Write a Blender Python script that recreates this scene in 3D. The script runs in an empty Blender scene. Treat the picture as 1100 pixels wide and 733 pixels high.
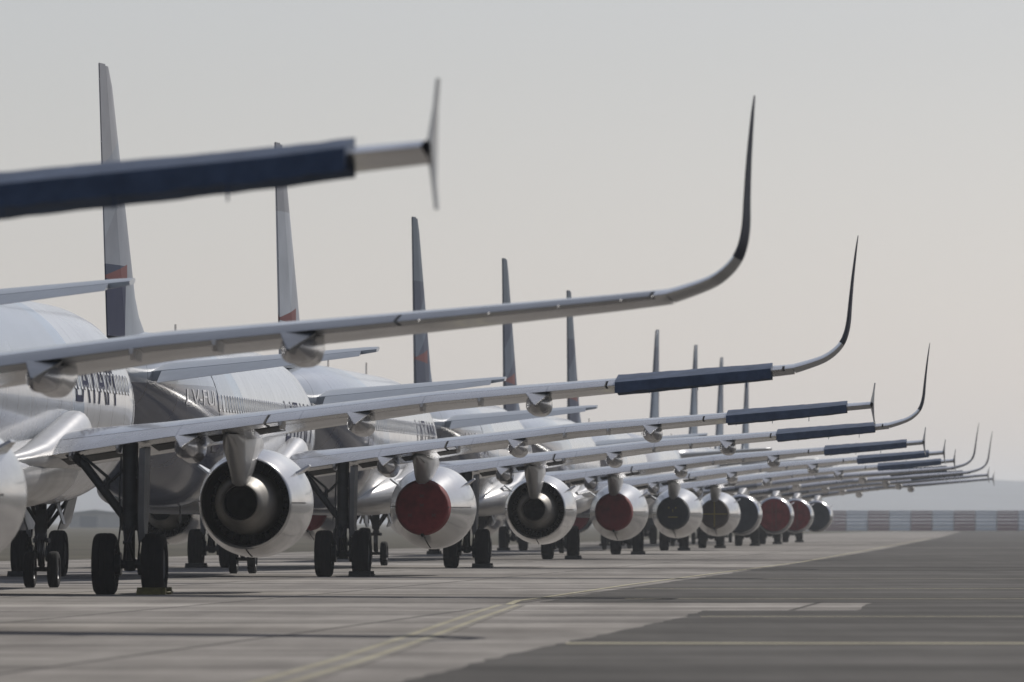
import bpy, bmesh, math, random
import numpy as np
from mathutils import Vector, Matrix, noise
random.seed(7)
R = math.radians
scene = bpy.context.scene
COL = scene.collection
PI = math.pi

# ------------------------------------------------------------------ materials
MATS = {}
def mat(name, col=(.5, .5, .5), rough=.5, metal=0., coat=0., dirt=.0, dirt_scale=1.5, bump=0., bump_scale=6., spec=.5, dirtcol=None, stretch=(1, 1, 1), joints=0):
    if name in MATS: return MATS[name]
    m = bpy.data.materials.new(name); m.use_nodes = True
    nt = m.node_tree; b = nt.nodes['Principled BSDF']
    b.inputs['Roughness'].default_value = rough
    b.inputs['Metallic'].default_value = metal
    b.inputs['Coat Weight'].default_value = coat
    b.inputs['Coat Roughness'].default_value = .08
    b.inputs['Specular IOR Level'].default_value = spec
    b.inputs['Base Color'].default_value = (*col, 1)
    if dirt > 0 or bump > 0:
        tc = nt.nodes.new('ShaderNodeTexCoord'); mp = nt.nodes.new('ShaderNodeMapping')
        mp.inputs['Scale'].default_value = stretch
        nt.links.new(tc.outputs['Object'], mp.inputs['Vector'])
    if dirt > 0:
        n = nt.nodes.new('ShaderNodeTexNoise'); n.inputs['Scale'].default_value = dirt_scale
        n.inputs['Detail'].default_value = 7; n.inputs['Roughness'].default_value = .65
        nt.links.new(mp.outputs[0], n.inputs['Vector'])
        rp = nt.nodes.new('ShaderNodeValToRGB')
        rp.color_ramp.elements[0].position = .3; rp.color_ramp.elements[1].position = .7
        dc = dirtcol or tuple(c * (1 - dirt) for c in col)
        rp.color_ramp.elements[0].color = (*dc, 1); rp.color_ramp.elements[1].color = (*col, 1)
        nt.links.new(n.outputs['Fac'], rp.inputs['Fac'])
        nt.links.new(rp.outputs['Color'], b.inputs['Base Color'])
        if joints:
            sx = nt.nodes.new('ShaderNodeSeparateXYZ'); nt.links.new(tc.outputs['Object'], sx.inputs[0])
            fx = nt.nodes.new('ShaderNodeMath'); fx.operation = 'FRACT'; mx = nt.nodes.new('ShaderNodeMath'); mx.operation = 'MULTIPLY'; mx.inputs[1].default_value = 1 / joints
            lt = nt.nodes.new('ShaderNodeMath'); lt.operation = 'LESS_THAN'; lt.inputs[1].default_value = .02 / joints
            nt.links.new(sx.outputs['X'], mx.inputs[0]); nt.links.new(mx.outputs[0], fx.inputs[0]); nt.links.new(fx.outputs[0], lt.inputs[0])
            mj = nt.nodes.new('ShaderNodeMix'); mj.data_type = 'RGBA'; mj.inputs[7].default_value = tuple(v * .25 for v in col) + (1,)
            nt.links.new(lt.outputs[0], mj.inputs['Factor']); nt.links.new(rp.outputs['Color'], mj.inputs[6]); nt.links.new(mj.outputs[2], b.inputs['Base Color'])
        mr = nt.nodes.new('ShaderNodeMapRange')
        mr.inputs['To Min'].default_value = min(1, rough + .16); mr.inputs['To Max'].default_value = max(.02, rough - .05)
        nt.links.new(n.outputs['Fac'], mr.inputs['Value']); nt.links.new(mr.outputs[0], b.inputs['Roughness'])
    if bump > 0:
        n2 = nt.nodes.new('ShaderNodeTexNoise'); n2.inputs['Scale'].default_value = bump_scale
        n2.inputs['Detail'].default_value = 4
        nt.links.new(mp.outputs[0], n2.inputs['Vector'])
        bp = nt.nodes.new('ShaderNodeBump'); bp.inputs['Strength'].default_value = bump; bp.inputs['Distance'].default_value = .02
        nt.links.new(n2.outputs['Fac'], bp.inputs['Height']); nt.links.new(bp.outputs[0], b.inputs['Normal'])
    MATS[name] = m
    return m

def math_node(nt, op, a, b=None, c=None):
    n = nt.nodes.new('ShaderNodeMath'); n.operation = op
    for i, v in enumerate((a, b, c)):
        if v is None: continue
        if isinstance(v, (int, float)): n.inputs[i].default_value = v
        else: nt.links.new(v, n.inputs[i])
    return n.outputs[0]

def zone_mat(name, base, zones, rough=.25, coat=.6, metal=0., panels=True, spec=.5):
    """painted livery: zones = [(colour, [(a_y, a_z, c), ...])] ; a zone is where every a_y*y + a_z*z + c > 0 (object space)"""
    m = bpy.data.materials.new(name); m.use_nodes = True
    nt = m.node_tree; b = nt.nodes['Principled BSDF']
    tc = nt.nodes.new('ShaderNodeTexCoord'); sp = nt.nodes.new('ShaderNodeSeparateXYZ')
    nt.links.new(tc.outputs['Object'], sp.inputs[0])
    y, z = sp.outputs['Y'], sp.outputs['Z']
    col = None
    rgb = nt.nodes.new('ShaderNodeRGB'); rgb.outputs[0].default_value = (*base, 1); col = rgb.outputs[0]
    for zc, planes in zones:
        f = None
        for (ay, az, c) in planes:
            e = math_node(nt, 'ADD', math_node(nt, 'ADD', math_node(nt, 'MULTIPLY', y, ay), math_node(nt, 'MULTIPLY', z, az)), c)
            g = math_node(nt, 'GREATER_THAN', e, 0.)
            f = g if f is None else math_node(nt, 'MULTIPLY', f, g)
        mx = nt.nodes.new('ShaderNodeMix'); mx.data_type = 'RGBA'
        nt.links.new(f, mx.inputs['Factor']); nt.links.new(col, mx.inputs[6]); mx.inputs[7].default_value = (*zc, 1)
        col = mx.outputs[2]
    # dirt and fine panel joints
    n = nt.nodes.new('ShaderNodeTexNoise'); n.inputs['Scale'].default_value = .9; n.inputs['Detail'].default_value = 8
    nt.links.new(tc.outputs['Object'], n.inputs['Vector'])
    dm = nt.nodes.new('ShaderNodeMapRange'); dm.inputs['From Min'].default_value = .3; dm.inputs['From Max'].default_value = .7
    dm.inputs['To Min'].default_value = .82; dm.inputs['To Max'].default_value = 1.0
    nt.links.new(n.outputs['Fac'], dm.inputs['Value'])
    val = dm.outputs[0]
    if panels:
        fr = math_node(nt, 'FRACT', math_node(nt, 'MULTIPLY', y, 1 / 2.13))
        ln = math_node(nt, 'LESS_THAN', fr, .022)
        val = math_node(nt, 'MULTIPLY', val, math_node(nt, 'SUBTRACT', 1., math_node(nt, 'MULTIPLY', ln, .5)))
    mu = nt.nodes.new('ShaderNodeMix'); mu.data_type = 'RGBA'; mu.blend_type = 'MULTIPLY'; mu.inputs['Factor'].default_value = 1
    cb = nt.nodes.new('ShaderNodeCombineColor')
    for i in range(3): nt.links.new(val, cb.inputs[i])
    nt.links.new(col, mu.inputs[6]); nt.links.new(cb.outputs[0], mu.inputs[7])
    nt.links.new(mu.outputs[2], b.inputs['Base Color'])
    b.inputs['Roughness'].default_value = rough; b.inputs['Coat Weight'].default_value = coat
    b.inputs['Specular IOR Level'].default_value = spec; b.inputs['Coat Roughness'].default_value = .06; b.inputs['Metallic'].default_value = metal
    # very slight skin waviness between the frames
    n2 = nt.nodes.new('ShaderNodeTexNoise'); n2.inputs['Scale'].default_value = 1.7; n2.inputs['Detail'].default_value = 2
    mp = nt.nodes.new('ShaderNodeMapping'); mp.inputs['Scale'].default_value = (1, 1.2, 1)
    nt.links.new(tc.outputs['Object'], mp.inputs['Vector']); nt.links.new(mp.outputs[0], n2.inputs['Vector'])
    bp = nt.nodes.new('ShaderNodeBump'); bp.inputs['Strength'].default_value = .25; bp.inputs['Distance'].default_value = .02
    nt.links.new(n2.outputs['Fac'], bp.inputs['Height']); nt.links.new(bp.outputs[0], b.inputs['Normal'])
    MATS[name] = m
    return m

WHITE = (.56, .575, .6); NAVY = (.022, .03, .075); SLATE = (.13, .16, .2); PALE = (.34, .42, .52); CORAL = (.17, .06, .06); LGREY = (.3, .31, .34)
def fuselage_mat(name, shift, navy_shift=0.):
    # pale body, slanted slate and pale blue facets aft, navy lower tail
    return zone_mat(name, WHITE, [
        (PALE, [(-1, -.55, -5.6 + .55 * 3.8 + shift)]),
        ((.34, .38, .44), [(-1, -.55, -7.4 + .55 * 3.8 + shift)]),
        ((.085, .1, .15), [(-1, -1.3, -10.2 + 1.3 * 3.9 + navy_shift), (0, -1, 4.55)]),
    ], rough=.2, coat=.3, spec=.4)
fus_mats = {'white': fuselage_mat('fuselage_paint', 0), 'facet': fuselage_mat('fuselage_paint_facets', 13.5, 0)}
CORZ = [(.05, 1, -6.02), (.13, -1, 9.34), (-1, 0, -15.7)]
fin_light = zone_mat('fin_paint_light', (.3, .325, .36), [
    (LGREY, [(0, 1, -9.9)]),
    ((.33, .35, .39), [(.35, -1, 15.4), (0, 1, -6.4)]),
    ((.4, .43, .48), [(-.9, .35, -17.6), (0, -1, 9.9)]),
    (CORAL, CORZ),
], rough=.5, coat=0, panels=False, spec=.06)
fin_navy = zone_mat('fin_paint_navy', (.31, .34, .385), [
    ((.36, .37, .4), [(-.35, 1, -16.0)]),
    ((.27, .29, .33), [(.7, -1, 20.6), (0, 1, -6.9)]),
    ((.04, .055, .1), [(-1, .1, -16.6), (0, -1, 7.25)]),
    (NAVY, [(-1, .1, -16.6), (0, -1, 6.75)]),
    (CORAL, CORZ),
], rough=.5, coat=0, panels=False, spec=.06)
fin_dark = zone_mat('fin_paint_dark', (.15, .185, .25), [
    (SLATE, [(-1, .1, -15.8)]),
    ((.06, .075, .12), [(-1, .1, -15.8), (0, -1, 9.6)]),
    ((.12, .15, .2), [(.5, -1, 17.4), (-.5, 1, -15.9), (0, -1, 9.6)]),
    (CORAL, CORZ),
], rough=.5, coat=0, panels=False, spec=.06)
fin_bluegrey = zone_mat('fin_paint_bluegrey', (.16, .2, .26), [((.08,.1,.14), [(-1, .1, -16.2)]), (SLATE, [(0, 1, -10.8)])], rough=.5, coat=0, panels=False, spec=.06)

m_wing = mat('wing_paint', (.36, .365, .375), .17, .5, .5, dirt=.4, dirt_scale=1.1, joints=1.55, bump=.05, bump_scale=2)
m_wing_edge = mat('bare_leading_edge', (.6, .6, .61), .2, .9, 0, dirt=.1)
m_flap = mat('flap_paint', (.42, .42, .42), .22, .45, .3, joints=2.35, dirt=.35, dirt_scale=1.2)
m_flap_dull = mat('flap_bluegrey', (.1, .115, .14), .3, .3, .1, dirt=.2)  # darker blue-grey tone for the trailing edge parts of one aircraft
m_fairing = mat('flap_fairing_paint', (.5, .5, .52), .16, .55, .4, dirt=.12)
m_belly = mat('belly_paint', (.5, .5, .505), .26, .1, .3, dirt=.28, dirt_scale=.9)
m_stab = mat('tailplane_paint', (.34, .38, .43), .35, .1, .2, dirt=.15)
m_winglet = zone_mat('winglet_paint', (.45, .46, .48), [((.03, .036, .055), [(0, 1, -4.4)])], rough=.6, coat=0, spec=.03, panels=False)
m_fencepaint = mat('fence_plate_paint', (.06, .07, .09), .35, .1, .2)
m_nacelle = mat('nacelle_paint', (.5, .5, .5), .17, .65, .3, dirt=.25, dirt_scale=1.3, stretch=(1, .5, 1))
m_lip = mat('bare_inlet_lip', (.75, .75, .76), .16, 1.0, 0, dirt=.08)
m_core = mat('bare_exhaust_metal', (.2, .19, .175), .5, .6, 0, dirt=.3, dirt_scale=3)
m_duct = mat('dark_duct', (.01, .01, .012), .5, 0, 0, dirt=.4, dirt_scale=6)
m_vane = mat('guide_vane_metal', (.11, .105, .1), .4, .5)
m_black = mat('matte_black', (.006, .006, .007), .7)  # plain black, also on the cove strips that stand in for shade
m_pylon = mat('pylon_paint', (.34, .34, .345), .34, .25, .1, dirt=.15, dirt_scale=.8)
m_tyre = mat('tyre_rubber', (.011, .011, .013), .85, spec=.15, dirt=.3, dirt_scale=5)
m_rim = mat('wheel_rim_paint', (.16, .16, .17), .5, .3, dirt=.4, dirt_scale=6)
m_gear = mat('gear_paint', (.035, .037, .042), .45, .3, dirt=.45, dirt_scale=5)
m_steel = mat('oleo_steel', (.5, .5, .52), .2, 1.)
m_door = mat('gear_door_paint', (.17, .173, .178), .4, .1, dirt=.3, dirt_scale=3)
m_glass = mat('window_glass', (.02, .025, .03), .06, 0, .5)
m_frame = mat('window_frame', (.72, .73, .75), .25, .5)
m_navy_text = mat('title_navy', (.02, .025, .06), .7, spec=.05)
m_white_text = mat('registration_white', (.7, .7, .72), .35)
m_red = mat('cover_red_canvas', (.25, .018, .025), .8, dirt=.55, dirt_scale=3, bump=.6, bump_scale=5)
m_dark = mat('cover_dark_canvas', (.028, .034, .046), .75, dirt=.3, dirt_scale=3, bump=.6, bump_scale=5)
m_brown = mat('cover_brown_canvas', (.095, .075, .068), .8, dirt=.3, dirt_scale=3, bump=.6, bump_scale=5)
m_navycov = mat('cover_navy_canvas', (.078, .115, .195), .8, spec=.1, dirt=.45, dirt_scale=2.5, bump=.5, bump_scale=4)
m_yellow = mat('marking_yellow', (.36, .28, .05), .7)
m_faint = mat('marking_dull', (.12, .03, .03), .8)
m_chock_y = mat('chock_yellow', (.14, .12, .03), .7, dirt=.5, dirt_scale=8)
m_chock_d = mat('chock_black', (.025, .025, .025), .8, dirt=.3, dirt_scale=8)
m_orange = mat('hose_orange', (.6, .25, .02), .6)

# ------------------------------------------------------------------ mesh tools
def finish(name, bm, sharp=38, smooth=True):
    bmesh.ops.remove_doubles(bm, verts=bm.verts, dist=1e-5)
    bmesh.ops.recalc_face_normals(bm, faces=bm.faces)
    me = bpy.data.meshes.new(name); bm.to_mesh(me); bm.free()
    if smooth:
        for p in me.polygons: p.use_smooth = True
        me.set_sharp_from_angle(angle=R(sharp))
    return me

def add_loft(bm, rings, cap0=True, cap1=True, closed=True):
    vs = [[bm.verts.new(p) for p in r] for r in rings]
    n = len(vs[0])
    for a, b in zip(vs[:-1], vs[1:]):
        for i in range(n if closed else n - 1):
            j = (i + 1) % n
            try: bm.faces.new((a[i], a[j], b[j], b[i]))
            except ValueError: pass
    if cap0: bm.faces.new(list(reversed(vs[0])))
    if cap1: bm.faces.new(vs[-1])
    return vs

def add_tube(bm, p, q, r0, r1=None, n=10, caps=True):
    p = Vector(p); q = Vector(q); r1 = r0 if r1 is None else r1
    d = (q - p).normalized()
    a = d.orthogonal().normalized(); b = d.cross(a)
    rg = [[c + (a * math.cos(t) + b * math.sin(t)) * r for t in [2 * PI * i / n for i in range(n)]] for c, r in ((p, r0), (q, r1))]
    add_loft(bm, rg, caps, caps)

def add_box(bm, c, s, rot=None, bev=0.):
    b2 = bmesh.new()
    bmesh.ops.create_cube(b2, size=1)
    for v in b2.verts: v.co = Vector((v.co.x * s[0], v.co.y * s[1], v.co.z * s[2]))
    if bev: bmesh.ops.bevel(b2, geom=b2.edges[:], offset=bev, segments=2, affect='EDGES')
    M = Matrix.Translation(Vector(c)) @ (rot.to_4x4() if rot else Matrix.Identity(4))
    mp = {}
    for v in b2.verts: mp[v] = bm.verts.new(M @ v.co)
    for f in b2.faces: bm.faces.new([mp[v] for v in f.verts])
    b2.free()

def add_lathe_y(bm, prof, c=(0, 0, 0), n=48, flat=1.0, closed=False):
    """prof: list of (y, r) revolved about the y axis through c"""
    rings = []
    for (yy, r) in prof:
        rings.append([(c[0] + r * math.cos(2 * PI * i / n), c[1] + yy, c[2] + r * math.sin(2 * PI * i / n) * (flat if math.sin(2 * PI * i / n) < 0 else 1)) for i in range(n)])
    if closed: rings.append(rings[0])
    add_loft(bm, rings, cap0=(not closed) and prof[0][1] > 1e-4, cap1=(not closed) and prof[-1][1] > 1e-4)

def add_lathe_x(bm, prof, n=36):
    rings = [[(x, r * math.cos(2 * PI * i / n), r * math.sin(2 * PI * i / n)) for i in range(n)] for (x, r) in prof]
    rings.append(rings[0]); add_loft(bm, rings, False, False)

def link(name, me, material=None, parent=None, loc=(0, 0, 0)):
    o = bpy.data.objects.new(name, me); COL.objects.link(o)
    o.parent = parent; o.location = loc
    if material is not None:
        if len(me.materials) == 0: me.materials.append(material)
        if me.materials[0] != material:
            o.material_slots[0].link = 'OBJECT'; o.material_slots[0].material = material
    return o

CACHE = {}
def cached(key, fn):
    if key not in CACHE: CACHE[key] = fn()
    return CACHE[key]

# ------------------------------------------------------------------ airliner geometry (x right, y forward, z up; origin on the ground at the main gear station)
def st(y, long):                      # the longer aircraft has a plug ahead of and behind the wing
    if not long: return y
    return y + 4.27 if y > 6 else (y - 2.67 if y < -6 else y)

FUS = [  # y, z centre, half width, half height
    (17.71, 3.22, .03, .03), (17.62, 3.22, .2, .2), (17.35, 3.24, .45, .45), (16.9, 3.28, .75, .76), (16.2, 3.38, 1.08, 1.12), (15.3, 3.52, 1.42, 1.5),
    (14.4, 3.64, 1.66, 1.78), (13.4, 3.72, 1.84, 1.96), (12.3, 3.77, 1.94, 2.05), (11.0, 3.79, 1.975, 2.07), (6.5, 3.79, 1.975, 2.07), (1, 3.79, 1.975, 2.07), (-6.5, 3.79, 1.975, 2.07),
    (-8.5, 3.81, 1.96, 2.05), (-10.2, 3.90, 1.9, 1.95), (-11.8, 4.06, 1.78, 1.78), (-13.4, 4.26, 1.58, 1.53), (-15, 4.46, 1.3, 1.25), (-16.5, 4.64, .98, .97), (-18, 4.82, .62, .66), (-19.1, 4.94, .36, .4), (-19.7, 5.0, .2, .22), (-19.86, 5.01, .12, .14)]
FA = np.array(FUS)[::-1]
def fus_at(y, long):
    ys = np.array([st(v, long) for v in FA[:, 0]])
    return [float(np.interp(y, ys, FA[:, k])) for k in (1, 2, 3)]

def m_fuselage(long):
    bm = bmesh.new(); n = 64
    # resample smoothly
    ys = []
    src = [st(f[0], long) for f in FUS]
    rings = []
    for k in range(len(src) - 1):
        for t in (0, .5):
            y = src[k] * (1 - t) + src[k + 1] * t
            if t and 1 <= k: # catmull-rom midpoints soften the outline
                vals = []
                for c in (1, 2, 3):
                    p = [FUS[max(k - 1, 0)][c], FUS[k][c], FUS[k + 1][c], FUS[min(k + 2, len(FUS) - 1)][c]]
                    lin = (p[1] + p[2]) / 2
                    vals.append(lin + (2 * lin - p[0] - p[3]) * .0 + .0)
            else: vals = FUS[k][1:] if t == 0 else [(FUS[k][c] + FUS[k + 1][c]) / 2 for c in (1, 2, 3)]
            rings.append((y, *vals))
    rings.append((src[-1], *FUS[-1][1:]))
    add_loft(bm, [[(rx * math.cos(2 * PI * i / n), y, zc + rz * math.sin(2 * PI * i / n)) for i in range(n)] for (y, zc, rx, rz) in rings])
    return finish('fuselage', bm, 40)

def mesh_belly():
    secs = [(7.6, .7, 2.3, 1.76), (7.2, 1.4, 2.7, 1.7), (6.6, 1.95, 3.1, 1.64), (5.9, 2.12, 3.42, 1.6), (5.0, 2.2, 3.45, 1.57), (3.5, 2.22, 3.36, 1.55), (1.5, 2.22, 3.2, 1.55), (-.5, 2.2, 3.0, 1.55),
            (-2.2, 2.1, 2.85, 1.58), (-3.6, 1.85, 2.65, 1.64), (-4.8, 1.4, 2.4, 1.72), (-5.8, .8, 2.1, 1.8)]
    bm = bmesh.new(); n = 48; rings = []
    for (y, hw, zt, zb) in secs:
        zc = (zt + zb) / 2; hh = (zt - zb) / 2; r = []
        for i in range(n):
            t = 2 * PI * i / n; c, s = math.cos(t), math.sin(t); e = .72
            r.append((hw * math.copysign(abs(c) ** e, c), y, zc + hh * math.copysign(abs(s) ** (e + .1), s)))
        rings.append(r)
    add_loft(bm, rings)
    return finish('belly_fairing', bm, 50)

WV = [1.2, 2.0, 4.7, 6.4, 9.6, 13.1, 15.9, 16.35, 17.05]
W_TEZ = [2.42, 2.56, 2.97, 3.2, 3.58, 3.88, 4.12, 4.17, 4.22]
def w_le(v): return float(np.interp(v, [1.2, 2.0, 16.35, 17.05], [6.12, 5.7, -1.77, -2.15]))
def w_te(v): return float(np.interp(v, [1.2, 6.4, 16.35, 17.05], [-.05, -.6, -3.42, -3.62]))
def w_tez(v): return float(np.interp(v, WV, W_TEZ))
def w_inc(v): return float(np.interp(v, [1.2, 2, 4.3, 6.4, 9.6, 17], [2.4, 2.0, .7, .5, .8, -.6]))
def w_tc(v): return float(np.interp(v, [1.2, 2, 4.3, 17], [.13, .128, .118, .108]))
def af(t, tc, up):
    yt = 5 * tc * (.2969 * math.sqrt(max(t, 0)) - .126 * t - .3516 * t * t + .2843 * t ** 3 - .1016 * t ** 4)
    yc = .055 * t * (1 - t) * (.4 + 1.2 * t)
    return yc + yt if up else yc - yt
def wpt(v, t, up, side, off=0.):
    le, te = w_le(v), w_te(v); c = le - te
    z = w_tez(v) + (1 - t) * c * math.tan(R(w_inc(v))) + af(t, w_tc(v), up) * c + (off if up else -off)
    return (side * v, le - t * c, z)
def chord_ring(v, t0, t1, side, n=14, off=0., lowdrop=0.):
    ts = [t0 + (t1 - t0) * (1 - math.cos(PI * k / n)) / 2 for k in range(n + 1)]
    up = [wpt(v, t, True, side, off) for t in reversed(ts)]
    lo = [wpt(v, t, False, side, off + lowdrop) for t in (ts[1:] if t0 <= 0 else ts)]
    if t1 >= 1 and off == 0: lo = lo[:-1]
    return up + lo
def vstations(v0, v1, dv=.6):
    k = max(2, int((v1 - v0) / dv) + 1)
    vs = set(np.linspace(v0, v1, k).tolist())
    for v in (6.4,):
        if v0 < v < v1: vs.add(v)
    return sorted(vs)
def m_cove_shade(side, v0, v1):  # thin black strip on the lower wing skin, stands in for recess shade
    bm = bmesh.new()
    add_loft(bm, [[wpt(v, t, False, side, .012) for t in (.5, .6, .7, .752)] + [wpt(v, t, False, side, -.004) for t in (.752, .7, .6, .5)] for v in vstations(v0, v1, .4)])
    return finish('flap_cove_shade', bm, 30)
def m_seam(side, kind):
    bm = bmesh.new()
    prof = [(2.0, .66), (2.3, .692), (3.0, .802), (3.8, .932), (4.6, 1.032)] if kind != 'open' else [(3.6, .878), (3.7, .897), (4.2, .972), (4.8, 1.037)]
    for a in (0, 178, 270):
        a = R(a); d = Vector((math.cos(a), 0, math.sin(a))); t = Vector((-math.sin(a), 0, math.cos(a)))
        c = Vector((side * EV, 0, EZ))
        add_loft(bm, [[c + d * (r + h) + t * w + Vector((0, y, 0)) for (h, w) in ((.004, -.012), (.004, .012), (-.01, .012), (-.01, -.012))] for (y, r) in prof])
    if kind != 'open':
        add_box(bm, (side * EV, 2.16, EZ - .675), (.07, .24, .1), Matrix.Rotation(R(10), 3, 'X'), .01)
    return finish('cowl_seam', bm, 30)
def m_fillet(side):
    S = [(7.0, 1.7, .1, 3.0), (6.7, 1.85, .25, 3.28), (6.2, 1.98, .34, 3.47), (5.6, 2.05, .38, 3.53), (4.8, 2.07, .38, 3.48), (3.4, 2.06, .36, 3.3), (1.5, 2.05, .34, 3.06), (0, 2.02, .3, 2.86), (-1.5, 1.95, .2, 2.7), (-2.6, 1.85, .08, 2.6)]
    bm = bmesh.new(); rings = []; n = 24
    for (y, vc, hw, zt) in S:
        zb = 2.35; zc = (zt + zb) / 2; hh = (zt - zb) / 2
        rings.append([(side * (vc + hw * math.copysign(abs(math.cos(2 * PI * i / n)) ** .85, math.cos(2 * PI * i / n))), y, zc + hh * math.copysign(abs(math.sin(2 * PI * i / n)) ** .85, math.sin(2 * PI * i / n))) for i in range(n)])
    add_loft(bm, rings)
    return finish('wing_root_fillet', bm, 60)
def mesh_wing(side, tip):
    bm = bmesh.new()
    v1 = 16.35 if tip == 'sharklet' else 17.0
    add_loft(bm, [chord_ring(v, 0, .755, side) for v in vstations(1.2, 16.2)])
    add_loft(bm, [chord_ring(v, 0, 1.0, side) for v in vstations(16.2, v1)])
    # rear spar shroud: dark cove above the flap is simply the gap; add flap track stubs
    return finish('wing', bm, 45)
def m_trail(side, v0, v1, t0=.765, name='flap'):
    bm = bmesh.new()
    add_loft(bm, [chord_ring(v, t0, 1.0, side, 8) for v in vstations(v0, v1)])
    return finish(name, bm, 45)
def m_slat(side, v0, v1):
    bm = bmesh.new()
    rings = []
    for v in vstations(v0, v1, 1.):
        n = 8; ts = [.0 + .13 * (k / n) ** 2 for k in range(n + 1)]
        rings.append([wpt(v, t, True, side, .006) for t in reversed(ts)] + [wpt(v, t, False, side, .006) for t in ts[1:6]])
    add_loft(bm, rings)
    return finish('slat', bm, 60)
def m_sharklet(side, part):
    P = [(16.352, 0), (16.62, 0.075), (16.9, 0.17), (17.1, 0.29), (17.25, 0.44), (17.34, 0.62), (17.395, 0.85), (17.43, 1.15), (17.485, 1.62), (17.555, 2.13), (17.59, 2.37)]
    LE = [-1.77, -1.98, -2.25, -2.52, -2.78, -3.0, -3.25, -3.6, -4.05, -4.5, -4.72]
    CH = [1.65, 1.55, 1.43, 1.32, 1.22, 1.14, 1.05, .9, .7, .45, .2]
    rows = [(*p, l, c) for p, l, c in zip(P, LE, CH)]; fine = []
    for k in range(len(rows) - 1):      # Catmull-Rom, three steps per span
        a, b, c_, d_ = rows[max(k - 1, 0)], rows[k], rows[k + 1], rows[min(k + 2, len(rows) - 1)]
        for t in (0, 1 / 3, 2 / 3):
            fine.append(tuple(.5 * (2 * q + (r_ - p) * t + (2 * p - 5 * q + 4 * r_ - u) * t * t + (3 * q - p - 3 * r_ + u) * t ** 3) for p, q, r_, u in zip(a, b, c_, d_)))
    fine.append(rows[-1])
    P = [(f[0], f[1]) for f in fine]; LE = [f[2] for f in fine]; CH = [f[3] for f in fine]
    bm = bmesh.new(); rings = []
    for k, (v, dz) in enumerate(P):
        a = P[max(k - 1, 0)]; b = P[min(k + 1, len(P) - 1)]
        tx, tz = b[0] - a[0], b[1] - a[1]; L = math.hypot(tx, tz); nx, nz = -tz / L, tx / L
        c = CH[k]; tc = .1 - .001 * k; r = []; toe = .035 * min(1, dz / .6); ym = LE[k] - c / 2
        ts = [(1 - math.cos(PI * i / 12)) / 2 for i in range(13)]
        for t in list(reversed(ts)): r.append((side * (v + nx * af(t, tc, True) * c - toe * (LE[k] - t * c - ym)), LE[k] - t * c, 4.17 + dz + nz * af(t, tc, True) * c))
        for t in ts[1:-1]: r.append((side * (v + nx * af(t, tc, False) * c - toe * (LE[k] - t * c - ym)), LE[k] - t * c, 4.17 + dz + nz * af(t, tc, False) * c))
        rings.append(r)
    add_loft(bm, rings[:13] if part == 'root' else rings[12:])
    return finish('winglet', bm, 60)
def m_fence(side):
    # swept arrow plate above and below the tip
    bm = bmesh.new(); rings = []
    for (dz, le, ch, dv) in ((.5, -3.15, .22, .05), (.3, -2.75, .6, .03), (.02, -2.1, 1.5, 0), (-.02, -2.1, 1.5, 0), (-.3, -2.8, .65, .02), (-.5, -3.25, .25, .04)):
        r = []; ts = [(1 - math.cos(PI * i / 10)) / 2 for i in range(11)]; w = max(.035, .03 / ch)
        for t in reversed(ts): r.append((side * (17.03 + dv + af(t, w, True) * ch - .07 * (le - t * ch + 2.85)), le - t * ch, 4.25 + dz))
        for t in ts[1:-1]: r.append((side * (17.03 + dv - af(t, w, True) * ch - .07 * (le - t * ch + 2.85)), le - t * ch, 4.25 + dz))
        rings.append(r)
    add_loft(bm, rings)
    return finish('wingtip_fence', bm, 60)
def m_wicks(side):
    bm = bmesh.new()
    for v in (13.2, 14.1, 15.0, 15.8, 16.2):
        te, z = w_te(v), w_tez(v)
        add_tube(bm, (side * v, te + .01, z), (side * v, te - .16, z - .03), .01, .005, 5)
    return finish('static_wicks', bm)
def m_canoe(side, v, big=1.0):
    te, tez = w_te(v), w_tez(v); c = w_le(v) - te
    low = wpt(v, .55, False, side)[2]
    # y, z top, z bottom, half width
    S = [(te + c * .62, low + .02, low - .02, .03), (te + c * .55, low + .08, low - .12 * big, .12), (te + c * .42, low + .1, low - .26 * big, .19), (te + c * .28, low + .1, low - .36 * big, .225),
         (te + .25, tez - .02, tez - .40 * big, .23), (te + .02, tez - .03, tez - .41 * big, .22), (te - .12, tez - .06, tez - .37 * big, .185), (te - .3, tez - .1, tez - .29 * big, .115), (te - .46, tez - .14, tez - .2 * big, .03)]
    bm = bmesh.new(); rings = []; n = 28
    for (y, zt, zb, hw) in S:
        zc, hh = (zt + zb) / 2, (zt - zb) / 2
        r = []
        for i in range(n):
            t = 2 * PI * i / n; cs, sn = math.cos(t), math.sin(t)
            r.append((side * v + hw * math.copysign(abs(cs) ** .8, cs), y, zc + hh * math.copysign(abs(sn) ** .8, sn)))
        rings.append(r)
    add_loft(bm, rings)
    return finish('flap_track_fairing', bm, 50)
def m_canoe_tail(side, v, big=1.0):
    # V shaped tail carried by the flap: a wedge between the flap's trailing edge and the bulb
    te, tez = w_te(v), w_tez(v)
    bm = bmesh.new()
    A = [(-.22, .35, .03), (.22, .35, .03), (.0, .35, -.26)]
    B = [(-.225, -.02, -.02), (.225, -.02, -.02), (.0, -.02, -.32 * big)]
    C = [(-.02, -.85, -.235), (.02, -.85, -.235), (.0, -.83, -.275)]
    add_loft(bm, [[(side * v + p[0], te + p[1], tez + p[2]) for p in ring] for ring in (A, B, C)])
    bmesh.ops.bevel(bm, geom=bm.edges[:], offset=.012, segments=2, affect='EDGES')
    return finish('fairing_tail', bm, 30)
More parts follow.
